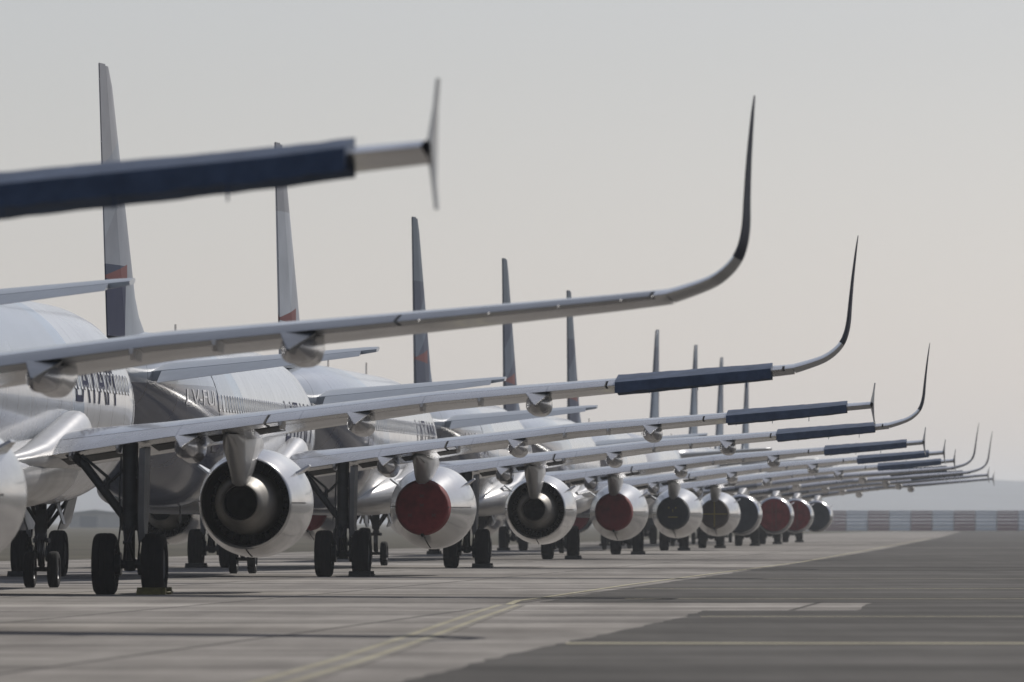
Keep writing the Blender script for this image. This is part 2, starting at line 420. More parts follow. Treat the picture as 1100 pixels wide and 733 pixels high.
def m_hinge(side, v):
    te, tez = w_te(v), w_tez(v); bm = bmesh.new()
    add_loft(bm, [[(side * v + a * k, te + y, tez + z0) for (a, z0) in ((-1, .0), (1, .0), (.5, -.13 * s), (-.5, -.13 * s))] for (y, k, s) in ((.6, .05, 1.2), (.05, .06, 1.1), (-.07, .03, .5))])
    return finish('flap_hinge', bm, 30)

def m_fin(long):
    bm = bmesh.new(); rings = []
    zs = [5.2, 5.75, 6.15, 6.6, 7.5, 8.5, 9.5, 10.5, 11.3, 11.62, 11.72]
    for z in zs:
        k = (z - 5.75) / 6
        le = -12.1 - k * 5.35; te0 = -17.7 - k * 1.55; c = le - te0
        if z < 6.6: le += (6.6 - z) ** 2 * 2.2
        if z > 11.4: le -= (z - 11.4) * 1.6
        te = te0 + .3 * c; cc = le - te
        tc = (.3 - k * .06)
        r = []; ts = [(k2 / 10) ** 1.6 for k2 in range(11)]
        hw = .5 * (.6 - .38 * k)
        f = lambda t: hw * min(1, 1.02 * math.sqrt(max(t, 0) * (1.9 - .9 * t))) * (1 - .28 * max(0, t - .6) / .4)
        for t in reversed(ts): r.append((f(t), st(le, long) - t * cc, z + (-.0)))
        for t in ts[1:]: r.append((-f(t), st(le, long) - t * cc, z))
        rings.append(r)
    add_loft(bm, rings)
    return finish('tail_fin', bm, 50)
def m_rudder(long):
    bm = bmesh.new(); rings = []
    for z in [5.62, 6.5, 7.5, 8.5, 9.5, 10.5, 11.3, 11.76]:
        k = (z - 5.75) / 6
        le = -12.1 - k * 5.35; te = -17.7 - k * 1.55; c = le - te
        y0 = te + .3 * c - .025; hw = .5 * (.6 - .38 * k) * .72
        d = st(-18, long) + 18
        rings.append([(hw, y0 + d, z), (hw * .5, (y0 * .45 + te * .55) + d, z), (.012, te + d, z), (-.012, te + d, z), (-hw * .5, (y0 * .45 + te * .55) + d, z), (-hw, y0 + d, z)])
    add_loft(bm, rings)
    for z in (8.6, 10.0, 11.4):   # static wicks
        k = (z - 5.75) / 6; te = -17.7 - k * 1.55 + st(-18, long) + 18
        add_tube(bm, (0, te + .02, z), (0, te - .2, z - .02), .012, .006, 6)
    return finish('rudder', bm, 30)
def mesh_stab(side, long, part):
    bm = bmesh.new(); rings = []
    d = st(-18, long) + 18
    for v in ([.5, 1.2, 2.5, 3.8, 5.0, 5.9, 6.15, 6.22] if part == 'fix' else [1.15, 2.5, 3.8, 5.0, 5.85]):
        k = (v - .6) / 5.62
        le = -14.0 - 3.15 * k; te = -17.75 - .9 * k
        if v > 6: le -= (v - 6) * 1.4
        c = le - te; z = 4.72 + .55 * k; tc = .105 - .02 * k
        t0, t1 = (0, .7) if part == 'fix' else (.715, 1.)
        n = 10; ts = [t0 + (t1 - t0) * (1 - math.cos(PI * i / n)) / 2 for i in range(n + 1)]
        f = lambda t: 5 * tc * (.2969 * math.sqrt(t) - .126 * t - .3516 * t * t + .2843 * t ** 3 - .1016 * t ** 4) * c
        zz = lambda t: z + (.55 - t) * c * .085 - max(0, t - .7) * c * .1
        r = [(side * v, le + d - t * c, zz(t) + f(t)) for t in reversed(ts)]
        r += [(side * v, le + d - t * c, zz(t) - f(t)) for t in (ts[1:] if part == 'fix' else (ts[:-1]))]
        rings.append(r)
    add_loft(bm, rings)
    return finish('tailplane' if part == 'fix' else 'elevator', bm, 45)

EV, EZ = 5.61, 1.73
def m_engine(side, kind):
    bm = bmesh.new(); c = (side * EV, 0, EZ)
    if kind == 'open':
        prof = [(7.02, .93), (6.85, 1.0), (6.55, 1.03), (6.0, 1.055), (5.4, 1.057), (4.8, 1.035), (4.2, .97), (3.7, .895), (3.55, .872), (3.53, .85), (3.6, .835), (4.2, .86), (4.8, .84), (5.8, .82), (6.3, .80), (6.75, .83), (7.0, .88)]
    else:
        prof = [(7.02, .92), (6.85, .985), (6.5, 1.03), (6.0, 1.06), (5.3, 1.065), (4.6, 1.03), (3.8, .93), (3.0, .8), (2.3, .69), (1.95, .64), (1.93, .62), (2.0, .6), (3.0, .7), (4.6, .8), (5.8, .80), (6.3, .79), (6.75, .82), (7.0, .87)]
    add_lathe_y(bm, prof, c, 64, 1.0, closed=True)
    return finish('engine', bm, 50)
def m_lip_ring(side):
    bm = bmesh.new()
    add_lathe_y(bm, [(6.9, .992), (7.02, .955), (7.06, .915), (7.04, .875), (6.88, .838), (6.86, .85), (6.98, .9)], (side * EV, 0, EZ), 64, 1, closed=True)
    return finish('inlet_lip', bm, 60)
def m_liner(side, kind):
    bm = bmesh.new()
    if kind == 'open': add_lathe_y(bm, [(3.62, .832), (4.2, .852), (5.0, .832), (5.02, .1), (4.98, .1), (4.9, .8), (4.2, .84), (3.62, .828)], (side * EV, 0, EZ), 64, 1, closed=True)
    else: add_lathe_y(bm, [(2.05, .597), (3.0, .69), (4.4, .78), (4.42, .1), (4.38, .1), (4.3, .77), (3.0, .685), (2.05, .593)], (side * EV, 0, EZ), 64, 1, closed=True)
    return finish('duct_liner', bm, 40)
def m_vanes(side, kind):
    bm = bmesh.new()
    n = 30   # guide vanes at the back of the duct
    for i in range(n):
        t = 2 * PI * i / n
        r0, r1, y = (.55, .83, 4.75) if kind == 'open' else (.3, .74, 4.1)
        M = Matrix.Rotation(t, 4, 'Y')
        vs = [bm.verts.new(Vector((side * EV, 0, EZ)) + (M @ Vector(p))) for p in ((r0, y, 0), (r1, y, 0), (r1, y + .22, .05), (r0, y + .22, .05))]
        bm.faces.new(vs)
    return finish('guide_vanes', bm, 40)
def m_core_cowl(side):
    bm = bmesh.new()
    add_lathe_y(bm, [(5.0, .6), (4.3, .63), (3.6, .6), (3.1, .51), (2.75, .42), (2.55, .36), (2.53, .335), (2.6, .32), (3.4, .4), (4.6, .4), (5.0, .5)], (side * EV, 0, EZ), 48, 1, closed=True)
    return finish('exhaust_nozzle', bm, 40)
def m_plug(side):
    bm = bmesh.new()
    add_lathe_y(bm, [(3.6, .395), (3.3, .36), (3.1, .24), (2.9, .12), (2.75, .05), (2.72, .0001)], (side * EV, 0, EZ), 32)
    add_lathe_y(bm, [(3.25, .1), (3.26, .39), (3.3, .39), (3.31, .1)], (side * EV, 0, EZ), 32, 1, closed=True)
    return finish('exhaust_plug', bm, 40)
def m_fan(side):
    bm = bmesh.new(); n = 24
    add_lathe_y(bm, [(6.55, .0001), (6.4, .1), (6.1, .2), (5.9, .24), (5.85, .3), (5.85, .78), (5.8, .78), (5.75, .0001)], (side * EV, 0, EZ), 32)
    return finish('fan', bm, 40)
def m_pylon_(side, kind):
    S = [(6.3, .05, 2.74, 2.80), (5.6, .15, 2.66, 2.92), (4.6, .2, 2.5, 3.06), (3.6, .235, 2.3, 3.12), (2.9, .235, 2.12, 3.12), (2.45, .2, 2.04, 3.1), (2.2, .17, 2.06, 3.1), (1.9, .19, 2.28, 3.1), (1.2, .2, 2.62, 3.06), (.5, .1, 2.9, 3.02), (.2, .03, 2.98, 3.02)] if kind == 'open' else \
        [(6.3, .05, 2.70, 2.76), (5.6, .15, 2.62, 2.92), (4.6, .2, 2.5, 3.06), (3.6, .225, 2.4, 3.12), (2.7, .225, 2.3, 3.12), (2.1, .215, 2.28, 3.1), (1.85, .2, 2.32, 3.1), (1.5, .19, 2.6, 3.1), (1.0, .17, 2.75, 3.06), (.4, .09, 2.92, 3.02), (.15, .03, 2.98, 3.02)]
    bm = bmesh.new(); rings = []
    for (y, hw, zb, zt) in S:
        x = side * EV
        rings.append([(x + hw * .8, y, zt), (x + hw, y, zt - .1 * (zt - zb)), (x + hw * .92, y, zb + .3 * (zt - zb)), (x + hw * .7, y, zb + .06), (x + hw * .35, y, zb), (x - hw * .35, y, zb), (x - hw * .7, y, zb + .06), (x - hw * .92, y, zb + .3 * (zt - zb)), (x - hw, y, zt - .1 * (zt - zb)), (x - hw * .8, y, zt)])
    add_loft(bm, rings)
    return finish('pylon', bm, 50)
def m_strake(side, s2):
    bm = bmesh.new(); a = R(34)
    for r in (0,):
        cx, cz = side * EV, EZ
        d = Vector((s2 * math.cos(a), 0, math.sin(a))); nrm = Vector((-s2 * math.sin(a), 0, math.cos(a)))
        P = [(1.02, 6.0), (1.3, 5.45), (1.3, 5.1), (1.02, 4.75)]
        add_loft(bm, [[Vector((cx, y, cz)) + d * rr + nrm * h for (rr, y) in P] for h in (-.02, .02)])
    return finish('strake', bm, 30)

def m_tyre_(r, w):
    bm = bmesh.new(); h = w / 2
    add_lathe_x(bm, [(-h * .55, r * .52), (-h * .95, r * .62), (-h, r * .75), (-h * .95, r * .88), (-h * .78, r * .965), (-h * .5, r * .995), (-h * .28, r), (-h * .25, r * .985), (-h * .2, r * .985), (-h * .17, r), (h * .17, r), (h * .2, r * .985), (h * .25, r * .985), (h * .28, r),
                      (h * .5, r * .995), (h * .78, r * .965), (h * .95, r * .88), (h, r * .75), (h * .95, r * .62), (h * .55, r * .52)], 40)
    # slight flat spot where it carries the load
    for v in bm.verts:
        if v.co.z < -r * .975: v.co.z = -r * .975
    return finish('tyre', bm, 50)
def m_rim_(r, w):
    bm = bmesh.new(); h = w / 2
    add_lathe_x(bm, [(-h * .75, r * .56), (-h * .8, r * .5), (-h * .45, r * .42), (-h * .4, r * .2), (-h * .7, r * .16), (-h * .7, .01), (h * .7, .01), (h * .7, r * .16), (h * .4, r * .2), (h * .45, r * .42), (h * .8, r * .5), (h * .75, r * .56)], 30)
    return finish('wheel_rim', bm, 40)

def m_main_strut(side):
    bm = bmesh.new(); x = side * 3.795
    add_tube(bm, (x, .1, 2.84), (x, 0, 1.5), .15, .14, 16)
    add_tube(bm, (x, 0, 1.52), (x, 0, 1.2), .165, .165, 16)
    add_tube(bm, (x, 0, 1.25), (x, 0, .52), .1, .1, 16)
    add_tube(bm, (x - .62, 0, .575), (x + .62, 0, .575), .085, .085, 14)
    for s in (-1, 1):   # brake packs
        add_lathe_x_at(bm, x + s * .22, .575, [(-.06, .1), (-.06, .2), (.06, .22), (.06, .1)])
    add_tube(bm, (x, -.02, .66), (x, .02, .46), .13, .11, 12)
    # hydraulic lines
    for s, o in ((-1, .12), (1, .1)):
        pts = [(x + s * .15, -.1, 2.6), (x + s * .18, -.13, 1.9), (x + s * .16, -.14, 1.3), (x + s * .2, -.16, .95), (x + s * .17, -.1, .66)]
        for a, b in zip(pts[:-1], pts[1:]): add_tube(bm, a, b, .018, .018, 6)
    return finish('main_landing_gear', bm, 40)
def add_lathe_x_at(bm, x, z, prof, y=0, n=24):
    rings = [[(x + px, y + r * math.cos(2 * PI * i / n), z + r * math.sin(2 * PI * i / n)) for i in range(n)] for (px, r) in prof]
    rings.append(rings[0]); add_loft(bm, rings, False, False)
def m_torque(side):
    bm = bmesh.new(); x = side * 3.795
    for s in (-1, 1):
        add_tube(bm, (x + s * .09, -.12, 1.3), (x + s * .03, -.42, .98), .035, .03, 8)
        add_tube(bm, (x + s * .03, -.42, .98), (x + s * .09, -.1, .64), .03, .035, 8)
    add_tube(bm, (x - .08, -.42, .98), (x + .08, -.42, .98), .03, .03, 8)
    return finish('torque_link', bm, 40)
def m_brace(side):
    bm = bmesh.new(); x = side * 3.795
    add_tube(bm, (x - side * .08, .05, 1.42), (x - side * .92, .15, 2.5), .085, .085, 12)
    add_tube(bm, (x - side * .02, .04, 1.42), (x - side * .16, .06, 1.46), .11, .1, 12)
    add_tube(bm, (x - side * .9, .15, 2.47), (x - side * 1.2, .4, 2.68), .1, .1, 12)
    return finish('side_brace', bm, 40)
def m_lock(side):
    bm = bmesh.new(); x = side * 3.795
    add_tube(bm, (x - side * .55, .06, 2.02), (x - side * .32, .05, 2.16), .035, .035, 8)
    add_tube(bm, (x - side * .32, .05, 2.16), (x - side * .06, .04, 2.42), .035, .035, 8)
    add_tube(bm, (x - side * .42, .06, 2.2), (x - side * .92, .08, 2.62), .03, .03, 8)
    add_tube(bm, (x - side * .42, .06, 1.98), (x - side * .42, .06, 2.2), .045, .045, 8)
    return finish('lock_stay', bm, 40)
def m_gdoor(side):
    bm = bmesh.new(); x = side * (3.795 + .17)
    rings = []
    for dx, in ((0,), (.11,)):
        rings.append([(x + side * (dx + z0 * .02), y, z0) for (y, z0) in ((-.42, 2.74), (.5, 2.78), (.52, 1.9), (.4, 1.3), (.1, .98), (-.2, 1.0), (-.42, 1.5))])
    add_loft(bm, rings)
    for z in (1.5, 2.2): add_tube(bm, (x - side * .22, 0, z), (x + side * .02, 0, z), .03, .03, 8)
    return finish('gear_door', bm, 30)
def m_nose_strut(long):
    bm = bmesh.new(); y = st(12.64, long)
    add_tube(bm, (0, y + .1, 1.95), (0, y + .02, 1.05), .095, .09, 14)
    add_box(bm, (0, y - .1, 1.38), (.24, .1, .5), None, .02)
    add_tube(bm, (0, y + .02, 1.08), (0, y + .02, .98), .11, .11, 14)
    add_tube(bm, (0, y + .02, 1.05), (0, y, .36), .06, .06, 12)
    add_tube(bm, (-.34, y, .381), (.34, y, .381), .05, .05, 12)
    for s in (-1, 1):
        add_tube(bm, (s * .05, y - .08, .98), (s * .03, y - .3, .72), .025, .022, 8)
        add_tube(bm, (s * .03, y - .3, .72), (s * .05, y - .06, .46), .022, .025, 8)
        add_tube(bm, (s * .09, y - .06, .98), (s * .17, y - .1, .98), .05, .05, 10)
    return finish('nose_landing_gear', bm, 40)
def m_nose_brace(long):
    bm = bmesh.new(); y = st(12.64, long)
    for s in (-1, 1):
        add_tube(bm, (s * .09, y + .1, 1.25), (s * .4, y + 1.3, 1.85), .045, .045, 10)
        add_tube(bm, (s * .1, y - .02, 1.35), (s * .34, y - .1, 1.75), .035, .035, 10)
    return finish('drag_brace', bm, 40)
def m_nose_door(long, s):
    bm = bmesh.new(); y = st(12.64, long)
    rings = [[(s * (xx + dx), yy, zz) for (xx, yy, zz) in ((.5, y + .1, 1.8), (.5, y + 1.7, 1.9), (.36, y + 1.75, 1.35), (.32, y + 1.2, 1.22), (.3, y + .15, 1.2))] for dx in (0, .035)]
    add_loft(bm, rings)
    rings = [[(s * (xx + dx), yy, zz) for (xx, yy, zz) in ((.34, y - .5, 1.74), (.34, y + .02, 1.76), (.47, y + .02, 1.3), (.47, y - .4, 1.32))] for dx in (0, .03)]
    add_loft(bm, rings)
    return finish('gear_door', bm, 30)
def m_mast(x, y, z0, z1, ch=.16, w=.03):
    bm = bmesh.new(); r = []
    for z, k in ((z0, 1.), (z1, .7)):
        r.append([(x + w, y, z), (x + w * .3, y + ch * k, z), (x - w * .3, y + ch * k, z), (x - w, y, z), (x - w * .3, y - ch * k, z), (x + w * .3, y - ch * k, z)])
    add_loft(bm, r)
    return finish('antenna', bm, 30)
def m_door_(y0, z0, z1, w, off, long, side=1):
    bm = bmesh.new(); rings = []
    for i in range(5):
        y = y0 + w * (i / 4 - .5); r = []
        ins = .12 if i in (0, 4) else 0
        zc, rx, rz = fus_at(y, long)
        A = [math.asin(max(-1, min(1, (z0 + ins + (z1 - z0 - 2 * ins) * k / 8 - zc) / rz))) for k in range(9)]
        r = [(side * (rx + off) * math.cos(a), y, zc + (rz + off) * math.sin(a)) for a in A] + [(side * (rx - .03) * math.cos(a), y, zc + (rz - .03) * math.sin(a)) for a in reversed(A)]
        rings.append(r)
    add_loft(bm, rings)
    return finish('door', bm, 30)
def m_window(kind):
    bm = bmesh.new()
    # small rounded pane, seen with its bright rim; local x is outwards
    def ring(a, b, x, n=16): return [(x, a * math.copysign(abs(math.cos(2 * PI * i / n)) ** .7, math.cos(2 * PI * i / n)), b * math.copysign(abs(math.sin(2 * PI * i / n)) ** .7, math.sin(2 * PI * i / n))) for i in range(n)]
    if kind == 'frame': add_loft(bm, [ring(.15, .21, -.02), ring(.15, .21, .008), ring(.115, .17, .008), ring(.11, .165, -.006)], False, False)
    else: add_loft(bm, [ring(.112, .168, -.02), ring(.112, .168, .002)])
    return finish('window_pane', bm, 40)

def text_mesh(body, size, squeeze=1.0):
    cu = bpy.data.curves.new('lettering', 'FONT'); cu.body = body; cu.size = size; cu.resolution_u = 3
    o = bpy.data.objects.new('lettering', cu); COL.objects.link(o)
    dg = bpy.context.evaluated_depsgraph_get(); dg.update()
    me = bpy.data.meshes.new_from_object(o.evaluated_get(dg))
    bpy.data.objects.remove(o); bpy.data.curves.remove(cu)
    return me
def m_lettering(body, size, y0, z0, long, side=1, length=None):
    me = text_mesh(body, size)
    bm = bmesh.new(); bm.from_mesh(me); bpy.data.meshes.remove(me)
    xs = [v.co.x for v in bm.verts]; xmin, xmax = min(xs), max(xs)
    k = (length / (xmax - xmin)) if length else 1.
    for i in range(1, 9):
        bmesh.ops.bisect_plane(bm, geom=bm.verts[:] + bm.edges[:] + bm.faces[:], plane_co=(0, size * i / 10, 0), plane_no=(0, 1, 0))
    for i in range(1, 12):
        bmesh.ops.bisect_plane(bm, geom=bm.verts[:] + bm.edges[:] + bm.faces[:], plane_co=(xmin + (xmax - xmin) * i / 12, 0, 0), plane_no=(1, 0, 0))
    for v in bm.verts:
        tx = (v.co.x - xmin) * k; ty = v.co.y
        y = y0 + side * tx
        zc, rx, rz = fus_at(y, long)
        ph = math.asin(max(-1, min(1, (z0 - zc) / rz))) + ty / rz
        v.co = Vector((side * (rx + .012) * math.cos(ph), y, zc + (rz + .012) * math.sin(ph)))
    return finish('lettering', bm, 60)

def aileron_cover_mesh(side, seed, tip):
    rnd = random.Random(seed); bm = bmesh.new(); rings = []
    v0, v1 = (13.45, 16.42) if tip == 'fence' else (13.05, 15.95); N = 22
    for k in range(N):
        v = v0 + (v1 - v0) * k / (N - 1)
        le, te = w_le(v), w_te(v); c = le - te; r = []
        for t in (.52, .62, .72, .82, .92): r.append(wpt(v, t, True, side, .06 + rnd.uniform(-.005, .005)))
        ztop = wpt(v, .92, True, side, .06)[2]
        r.append((side * v, te - .1 + rnd.uniform(-.02, .02), max(w_tez(v) + .04, ztop - .05)))
        r.append((side * v, te - .13 + rnd.uniform(-.02, .02), w_tez(v) - .14 + rnd.uniform(-.012, .012)))
        for t in (.9, .75, .6, .5): r.append(wpt(v, t, False, side, .09 + rnd.uniform(-.005, .005)))
        rings.append(r)
    add_loft(bm, rings)
    return finish('aileron_cover', bm, 40)
def exhaust_cover_mesh(side):
    bm = bmesh.new(); c = (side * EV, 0, EZ)
    add_lathe_y(bm, [(2.3, .705), (2.1, .672), (1.925, .645), (1.89, .6), (1.875, .4), (1.87, .0001)], c, 48)
    return finish('engine_cover', bm, 50)
def inlet_cover_mesh(side):
    bm = bmesh.new(); c = (side * EV, 0, EZ)
    add_lathe_y(bm, [(7.13, .0001), (7.125, .5), (7.11, .8), (7.085, .885), (7.0, .89), (6.95, .85)], c, 48)
    return finish('inlet_cover', bm, 50)
def strips_mesh(side, y, strips, name='marking'):
    bm = bmesh.new()
    for (x, z, w, h, a) in strips:
        M = Matrix.Rotation(a, 3, 'Y')
        add_box(bm, (side * EV + x, y, EZ + z), (w, .012, h), M)
    return finish(name, bm, 30)
def streamer_mesh(side, v, y, z, L):
    bm = bmesh.new(); x = side * v
    add_loft(bm, [[(x - .008, y - .003, z - L * k / 4), (x + .008, y - .003, z - L * k / 4), (x + .008, y + .003, z - L * k / 4), (x - .008, y + .003, z - L * k / 4)] for k in range(5)])
    return finish('streamer', bm, 30)

HEAD = R(4.05)
def airliner(spec):
    long = spec.get('long', False); tip = spec['tip']; ek = spec['engine']; rev = spec.get('rev', False)
    root = bpy.data.objects.new('airliner', None); COL.objects.link(root)
    root.empty_display_size = 2
    root.location = (spec['x'], spec['y'], 0); root.rotation_euler = (0, 0, (PI if rev else 0) - HEAD + R(spec.get('yaw', 0)))
    root['label'] = spec['label']; root['category'] = 'airliner'; root['group'] = 'airliners parked in a row on the apron'
    fm = fus_mats[spec.get('fus', 'white')]
    f = link('fuselage', cached(('fus', long), lambda: m_fuselage(long)), fm, root)
    link('belly_fairing', cached("belly", mesh_belly), m_belly, root)
    for (x, y, z0, z1) in ((0, 9.2, 5.8, 6.25), (0, -3.5, 5.8, 6.2)):
        link('antenna', cached(('ant', x, y), lambda x=x, y=y, z0=z0, z1=z1: m_mast(x, y, z0, z1)), m_wing, f)
    for (x, y) in ((.12, 8.6), (-.1, 9.6), (.3, -5.2)):
        link('drain_mast', cached(('dr', x, y), lambda x=x, y=y: m_mast(x, y, 1.78, 1.32, .1, .025)), m_gear, f)
    if spec.get('windows'):
        for k in range(44):
            y = 11.6 - .533 * k + (4.0 if long else 0)
            if y < st(-11.2, long): break
            zc, rx, rz = fus_at(y, long); zz = 4.17; ph = math.asin((zz - zc) / rz)
            fo = link('cabin_window', cached('wf', lambda: m_window('frame')), m_frame, f, (rx * math.cos(ph), y, zz)); fo.rotation_euler = (0, -ph, 0)
            link('window_pane', cached('wp', lambda: m_window('pane')), m_glass, fo)
    if spec.get('windows'):
        for y in (st(-10.4, long), st(12.9, long)):
            link('door_seal', cached(('ds', y), lambda: m_door_(y, 3.0, 4.95, .94, .005, long)), m_gear, f)
            link('door', cached(('dd', y), lambda: m_door_(y, 3.03, 4.92, .88, .009, long)), fm, f)
    if spec.get('title'):
        link('lettering', m_lettering('LATAM', 1.5, *spec['title'], long, 1, 6.6), m_navy_text, f)
    if spec.get('reg'):
        link('lettering', m_lettering(spec['reg'], .52, st(-14.2, long), 4.1, long, 1, 2.9), m_white_text, f)
    link('tail_fin', cached(('fin', long), lambda: m_fin(long)), spec['fin'], root)
    fin = root.children[-1]
    link('rudder', cached(('rud', long), lambda: m_rudder(long)), spec['fin'], fin)
    for side in (1, -1):
        w = link('wing', cached(('wing', side, tip), lambda: mesh_wing(side, tip)), m_wing, root)
        link('wing_root_fillet', cached(('fil', side), lambda: m_fillet(side)), m_belly, w)
        for (v0, v1) in ((2.3, 3.5), (4.1, 4.6), (5.2, 5.5), (6.1, 6.6)):
            link('flap_cove_shade', cached(('cove', side, v0), lambda: m_cove_shade(side, v0, v1)), m_black, w)
        for (v0, v1) in ((2.15, 6.36), (6.42, 12.85)):
            link('flap', cached(('flap', side, v0), lambda: m_trail(side, v0, v1)), m_flap_dull if spec['id'] == 'long wing' else m_flap, w)
        link('aileron', cached(('ail', side), lambda: m_trail(side, 12.9, 16.15, .765, 'aileron')), m_flap_dull if spec['id'] == 'long wing' else m_flap, w)
        if not spec['cover']: link('static_wicks', cached(('wick', side), lambda: m_wicks(side)), m_gear, w)
        for (v0, v1) in ((2.6, 5.2), (6.3, 8.9), (8.95, 11.5), (11.55, 14.0), (14.05, 16.2)):
            link('slat', cached(('slat', side, v0), lambda: m_slat(side, v0, v1)), m_wing_edge, w)
        for v in (4.9, 8.2, 11.6):
            c = link('flap_track_fairing', cached(('can', side, v), lambda: m_canoe(side, v, 1.0 if v > 5 else 1.1)), m_fairing, w)
            link('fairing_tail', cached(('cant', side, v), lambda: m_canoe_tail(side, v)), m_flap_dull if spec['id'] == 'long wing' else m_flap, w)
        for v in (2.7, 3.6, 6.7, 9.4, 10.5):
            link('flap_hinge', cached(('hin', side, v), lambda: m_hinge(side, v)), m_fairing, w)
        if tip == 'sharklet': 
            link('winglet', cached(('shk', side), lambda: m_sharklet(side, 'blade')), m_winglet, w)
            link('winglet_root', cached(('shr', side), lambda: m_sharklet(side, 'root')), m_wing, w)
        else: link('wingtip_fence', cached(('fen', side), lambda: m_fence(side)), m_fencepaint, w)
        e = link('engine', cached(('eng', side, ek), lambda: m_engine(side, ek)), m_nacelle, root)
        link('inlet_lip', cached(('lip', side), lambda: m_lip_ring(side)), m_lip, e)
        link('duct_liner', cached(('lin', side, ek), lambda: m_liner(side, ek)), m_duct, e)
        if ek == 'open': link('guide_vanes', cached(('van', side, ek), lambda: m_vanes(side, ek)), m_vane, e)
        link('fan', cached(('fan', side), lambda: m_fan(side)), m_duct, e)
        if ek == 'open':
            link('exhaust_nozzle', cached(('core', side), lambda: m_core_cowl(side)), m_core, e)
            link('exhaust_plug', cached(('plug', side), lambda: m_plug(side)), m_black, e)
        link('pylon', cached(('pyl', side, ek), lambda: m_pylon_(side, ek)), m_pylon, e)
        link('cowl_seam', cached(('seam', side, ek), lambda: m_seam(side, ek)), m_black, e)
        for s2 in (1, -1): link('strake', cached(('strake', side, s2), lambda: m_strake(side, s2)), m_nacelle, e)
        t = link('tailplane', cached(('stab', side, long), lambda: mesh_stab(side, long, 'fix')), m_stab, root)
        link('elevator', cached(('elev', side, long), lambda: mesh_stab(side, long, 'mov')), m_stab, t)
        g = link('main_landing_gear', cached(('mg', side), lambda: m_main_strut(side)), m_gear, root)
        for s in (-1, 1):
            loc = (side * 3.795 + s * .4635, 0, .572)
            link('tyre', cached('mt', lambda: m_tyre_(.585, .43)), m_tyre, g, loc)
            link('wheel_rim', cached('mr', lambda: m_rim_(.585, .43)), m_rim, g, loc)
        link('torque_link', cached(('tq', side), lambda: m_torque(side)), m_gear, g)
        link('side_brace', cached(('sb', side), lambda: m_brace(side)), m_gear, g)
        link('lock_stay', cached(('ls', side), lambda: m_lock(side)), m_gear, g)
        link('gear_door', cached(('gd', side), lambda: m_gdoor(side)), m_door, g)
    n = link('nose_landing_gear', cached(('ng', long), lambda: m_nose_strut(long)), m_gear, root)
    for s in (-1, 1):
        loc = (s * .25, st(12.64, long), .373)
        link('tyre', cached('nt', lambda: m_tyre_(.381, .22)), m_tyre, n, loc)
        link('wheel_rim', cached('nr', lambda: m_rim_(.381, .22)), m_rim, n, loc)
        link('gear_door', cached(('nd', long, s), lambda: m_nose_door(long, s)), m_door, n)
    link('drag_brace', cached(('nb', long), lambda: m_nose_brace(long)), m_gear, n)
    return root

def place_like(o, spec):
    o.location = (spec['x'], spec['y'], 0); o.rotation_euler = (0, 0, (PI if spec.get('rev') else 0) - HEAD + R(spec.get('yaw', 0)))
def tag(o, label, cat, group=None):
    o['label'] = label; o['category'] = cat
    if group: o['group'] = group
    return o

